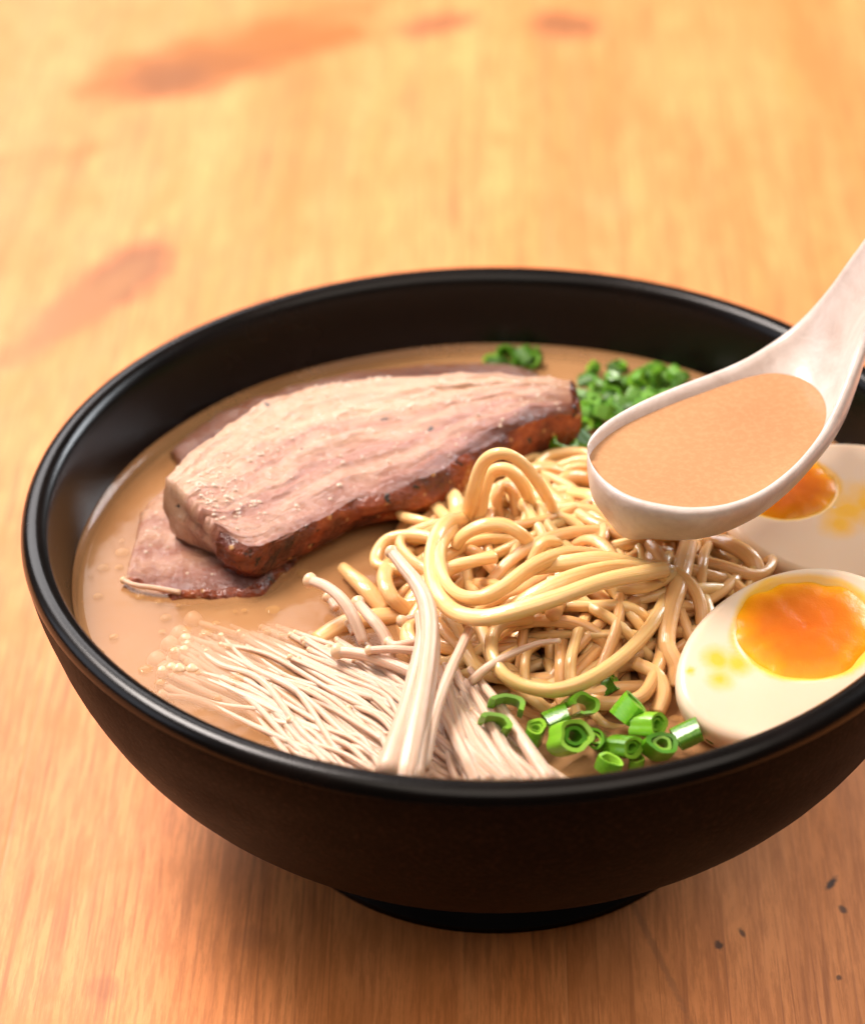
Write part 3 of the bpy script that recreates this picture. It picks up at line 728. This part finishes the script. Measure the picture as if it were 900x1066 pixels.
# ------------------------------------------------------------------ eggs
MW, MY = m_white(), m_yolk()
def egg(c, U, N, a, b, dep, yc, ya, yb, label, smears, stain=0.0):
    """half egg: cut face centre c, long axis U, face normal N; a,b half axes, dep depth; yolk at yc (in-face), half axes ya,yb"""
    U = Vector(U).normalized(); N = Vector(N); N = (N-U*N.dot(U)).normalized(); W = N.cross(U)
    def shape(t): # egg-like outline: blunt to +U
        ct, st = math.cos(t), math.sin(t)
        return a*ct, b*st*(1+.13*ct)
    root = empty('egg_half', c)
    V, F, C = [], [], []; sg = 96
    # cut face rings
    R = [i/44 for i in range(1, 41)] + [.94, .965, .985, 1.0]
    def yd(x, y):
        q = math.hypot((x-yc[0])/ya, (y-yc[1])/yb); return q
    V.append(c.copy()); C.append((0, 0, 0, 1))
    for q in R:
        for k in range(sg):
            x, y = shape(2*PI*k/sg); x *= q; y *= q
            d = yd(x, y)
            h = -.012*max(0, min(1, (1.02-d)*6)) + .003*noise.noise(Vector((x*8, y*8, 1)))
            if q > .93: h -= .012*((q-.93)/.07)**2
            m = max(0, 1-abs(max(0, d-.97))/(.16+.14*noise.noise(Vector((x*9, y*9, 3)))))
            for (sx, sy, sr) in smears:
                m = max(m, 1-math.hypot(x-sx, y-sy)/sr)
            V.append(c+U*x+W*y+N*h); C.append((max(0, min(1, m)), 0, 0, 1))
    nR = len(R)
    for k in range(sg): F.append((0, 1+k, 1+(k+1) % sg))
    rows = 16
    for j in range(1, rows+1):
        ph = j/rows*PI/2
        for k in range(sg):
            x, y = shape(2*PI*k/sg); q = max(.001, math.cos(ph))
            bulge = 1+.02*math.sin(ph*2)
            V.append(c+U*x*q*bulge+W*y*q*bulge+N*(-.012-dep*math.sin(ph))); C.append((0, stain*min(1, j/3), 0, 1))
    tot = nR+rows
    for i in range(tot-1):
        for k in range(sg):
            A = 1+i*sg+k; B = 1+i*sg+(k+1) % sg; F.append((A, A+sg, B+sg, B))
    for v in V:
        lim = .872 if v.z < ZS+.04 else .905; rr_ = math.hypot(v.x, v.y)
        if rr_ > lim: v.x *= lim/rr_; v.y *= lim/rr_
        v.z = max(v.z, ZS-.12)
    w = mk('egg_white', V, F, MW, root, cols=C, origin=c); fixn(w)
    # yolk
    V, F, C = [c+U*yc[0]+W*yc[1]+N*.004], [], [(0, 0, 0, 1)]
    rr = 26
    for i in range(1, rr+1):
        q = i/rr*1.02
        for k in range(sg):
            t = 2*PI*k/sg; wv = 1+.045*math.sin(3*t+1)+.03*math.sin(7*t)+.02*math.sin(13*t+2)
            x, y = yc[0]+ya*q*wv*math.cos(t), yc[1]+yb*q*wv*math.sin(t)
            h = .007*(1-q**4)+.004*noise.noise(Vector((x*11, y*11, 5)))+.002*noise.noise(Vector((x*30, y*30, 5))) - .010*q**6 - (.012 if i == rr else 0)-.001
            V.append(c+U*x+W*y+N*h); C.append((q**1.5, 0, 0, 1))
    for k in range(sg): F.append((0, 1+k, 1+(k+1) % sg))
    for i in range(rr-1):
        for k in range(sg):
            A = 1+i*sg+k; B = 1+i*sg+(k+1) % sg; F.append((A, A+sg, B+sg, B))
    y = mk('yolk', V, F, MY, root, cols=C, origin=c); fixn(y)
    return tag(root, label, 'egg', 'halves of soft boiled egg')
egg(at(838, 684, ZS+.10), (1, .62, .05), (-.22, -.42, .88), .285, .215, .17, (.046, .064), .156, .132,
    'nearest soft boiled egg half with orange yolk, leaning on the near right rim', [(-.19, .03, .05), (-.165, .075, .055), (-.13, .05, .06), (-.04, -.13, .035), (-.23, .075, .02)], stain=.15)
egg(at(868, 528, ZS+.09), (1, -.25, .02), (-.05, -.22, .97), .25, .205, .15, (-.115, .045), .115, .10,
    'rear soft boiled egg half with running yellow yolk, partly behind the spoon', [(.03, .0, .10), (.07, .03, .10), (.02, -.05, .07), (.1, -.02, .08)], stain=.1)

# ------------------------------------------------------------------ spoon
MSP = m_spoon()
ZR = ZS+.36     # rim plane of the spoon
OUT = []
root_sp = Vector()
# rim outline read as stations along the spoon's axis: left edge (photo's upper side) and right edge (lower side), height above ZR
st = [  # (upper/left px), (lower/right px), rise, depth of hollow
 ((611, 458), (611, 474), 0, .012), ((615, 449), (618, 489), 0, .070), ((626, 437), (632, 504), 0, .105), ((645, 424), (655, 517), 0, .155), ((670, 411), (686, 526), 0, .150),
 ((700, 398), (722, 530), 0, .155), ((729, 387), (760, 526), .0, .150), ((755, 377), (795, 512), .0, .138), ((778, 366), (826, 489), .004, .115), ((799, 353), (850, 462), .015, .090),
 ((817, 340), (866, 435), .035, .075), ((833, 326), (877, 409), .062, .050), ((847, 311), (886, 384), .095, .034), ((861, 294), (897, 356), .135, .026), ((878, 270), (911, 325), .19, .022), ((900, 240), (932, 285), .26, .020),
 ((930, 200), (960, 240), .35, .018), ((975, 145), (1003, 180), .48, .016), ((1030, 75), (1056, 108), .64, .014), ((1085, 5), (1108, 33), .80, .012)]
def loft():
    secs = []
    A = spline([at(a[0], a[1], ZR+r) for a, b, r, d in st], 5)
    Bp = spline([at(b[0], b[1], ZR+r) for a, b, r, d in st], 5)
    D = spline([Vector((d, 0, 0)) for a, b, r, d in st], 5)
    nA = len(A); w = 22; TH = .026
    V, F = [], []
    inner, outer = [], []
    for i in range(nA):
        a, b, d = A[i], Bp[i], D[i].x
        ri, ro = [], []
        ax = (A[min(i+1, nA-1)]+Bp[min(i+1, nA-1)]-A[max(i-1, 0)]-Bp[max(i-1, 0)]).normalized()
        wd = (b-a).normalized(); dn = ax.cross(wd).normalized()
        if dn.z > 0: dn = -dn
        for k in range(w+1):
            t = k/w; s = math.sin(PI*t)**.62 if 0 < t < 1 else 0
            p = a.lerp(b, t)
            # inner surface inset slightly from the edge
            ti = .5+(t-.5)*max(.2, 1-2*.022/max(.06, (b-a).length))
            pi = a.lerp(b, ti)+dn*(d*s)
            if t in (0, 1): pi = a.lerp(b, ti)
            po = p+dn*((d+TH)*s + (.010 if 0 < t < 1 else .012)) + (p-a.lerp(b, .5)).normalized()*.004
            ri.append(len(V)); V.append(pi)
            ro.append(len(V)); V.append(po)
        inner.append(ri); outer.append(ro)
    for i in range(nA-1):
        for k in range(w):
            F.append((inner[i][k], inner[i+1][k], inner[i+1][k+1], inner[i][k+1]))
            F.append((outer[i][k], outer[i][k+1], outer[i+1][k+1], outer[i+1][k]))
        F.append((inner[i][0], outer[i][0], outer[i+1][0], inner[i+1][0]))
        F.append((inner[i][w], inner[i+1][w], outer[i+1][w], outer[i][w]))
    for e in (0, nA-1):
        for k in range(w):
            q = (inner[e][k], inner[e][k+1], outer[e][k+1], outer[e][k]); F.append(q if e else tuple(reversed(q)))
    return V, F
V, F = loft()
sp = mk('soup_spoon', V, F, MSP, origin=at(740, 470, ZR)); fixn(sp)
md = sp.modifiers.new('smooth', 'SUBSURF'); md.levels = 1; md.render_levels = 1
tag(sp, 'white deep soup spoon held over the noodles, handle rising to the right', 'spoon')
# broth in the spoon: a level disc that fills the hollow to just under the rim
def inset(p, q, d): return p + (q-p).normalized()*d
sa, sbb = [], []
for i in range(1, 12):
    A_, B_, r_, d_ = st[i]
    pa, pb = at(*A_, ZR), at(*B_, ZR); k_ = .012
    qa, qb = inset(pa, pb, k_), inset(pb, pa, k_)
    qa.z = qb.z = ZR-.032
    sa.append(qa); sbb.append(qb)
tip = at(610.5, 466, ZR-.032)
SA, SB = spline([tip]+sa, 5), spline([tip]+sbb, 5)
V, F = [], []
nc = 24
for pa, pb in zip(SA, SB):
    for k in range(nc+1):
        p = pa.lerp(pb, k/nc); p.z += .003*(abs(2*k/nc-1))**6; V.append(p)
for i in range(len(SA)-1):
    for k in range(nc): F.append((i*(nc+1)+k, (i+1)*(nc+1)+k, (i+1)*(nc+1)+k+1, i*(nc+1)+k+1))
o = mk('spoonful_of_broth', V, F, m_broth('spoon_broth', (.42, .21, .10), (.48, .25, .12), rough=.16, tex=1.6)); fixn(o)
tag(o, 'spoonful of smooth tan broth filling the white spoon', 'broth', kind='stuff')

# ------------------------------------------------------------------ oil droplets on the broth
MD = m_droplet()
for i in range(60):
    if i < 34: x, y = uni(85, 330), uni(560, 690)
    elif i < 44: x, y = uni(150, 300), uni(690, 760)
    else: x, y = uni(600, 720), uni(700, 800)
    p = at(x, y, ZS)
    if math.hypot(p.x, p.y) > .88: continue
    r = uni(.004, .024)*uni(.5, 1); V, F = [Vector((p.x, p.y, ZS+.0075))], []
    for q, h in ((.5, .0073), (.8, .0066), (1, .0040)):
        for k in range(14):
            a = 2*PI*k/14; V.append(Vector((p.x+r*q*math.cos(a), p.y+r*q*math.sin(a), ZS+h)))
    for k in range(14): F.append((0, 1+k, 1+(k+1) % 14))
    for j in range(2):
        for k in range(14): F.append((1+j*14+k, 1+(j+1)*14+k, 1+(j+1)*14+(k+1) % 14, 1+j*14+(k+1) % 14))
    o = mk('oil_droplet', V, F, MD, origin=p); tag(o, 'tiny round drop of oil floating on the tan broth', 'oil drop', 'drops of oil on the broth')

# ------------------------------------------------------------------ light
def area(name, loc, target, size, sy, power, colr):
    l = bpy.data.lights.new(name, 'AREA'); l.shape = 'RECTANGLE'; l.size = size; l.size_y = sy; l.energy = power; l.color = colr
    o = bpy.data.objects.new(name, l); col.objects.link(o); o.location = Vector(loc)*S
    d = (Vector(target)-Vector(loc)); o.rotation_euler = d.to_track_quat('-Z', 'Y').to_euler()
    return o
area('window_light', (-5.8, 4.0, 11.5), (0, 1, 0), .50, .45, 33, (1.0, .895, .83))
area('back_sheen_fill', (-8, 17, 12), (0, 2, 0), 1.3, .8, 22, (1.0, .96, .97))  # unseen fill added behind to whiten the far table with sheen
area('side_window_light', (7.5, 7.0, 5.0), (0, 0, .5), .35, .5, 11, (.90, .95, 1.0))
area('front_fill_light', (2.0, -4.5, 11), (0, 0, 0), 1.3, 1.0, 10, (1.0, .87, .75))
area('left_fill_light', (-10, .5, 5), (0, 0, .5), .8, .5, 2.6, (.82, .87, 1.0))
w = bpy.data.worlds.new('World'); scn.world = w; w.use_nodes = True
w.node_tree.nodes['Background'].inputs[0].default_value = (1.0, .93, .86, 1); w.node_tree.nodes['Background'].inputs[1].default_value = .05
scn.view_settings.view_transform = 'Standard'; scn.view_settings.look = 'None'; scn.view_settings.exposure = -.06; scn.view_settings.gamma = 1
scn.cycles.use_denoising = True
scn.cycles.max_bounces = 8; scn.cycles.transparent_max_bounces = 12; scn.cycles.sample_clamp_indirect = 6
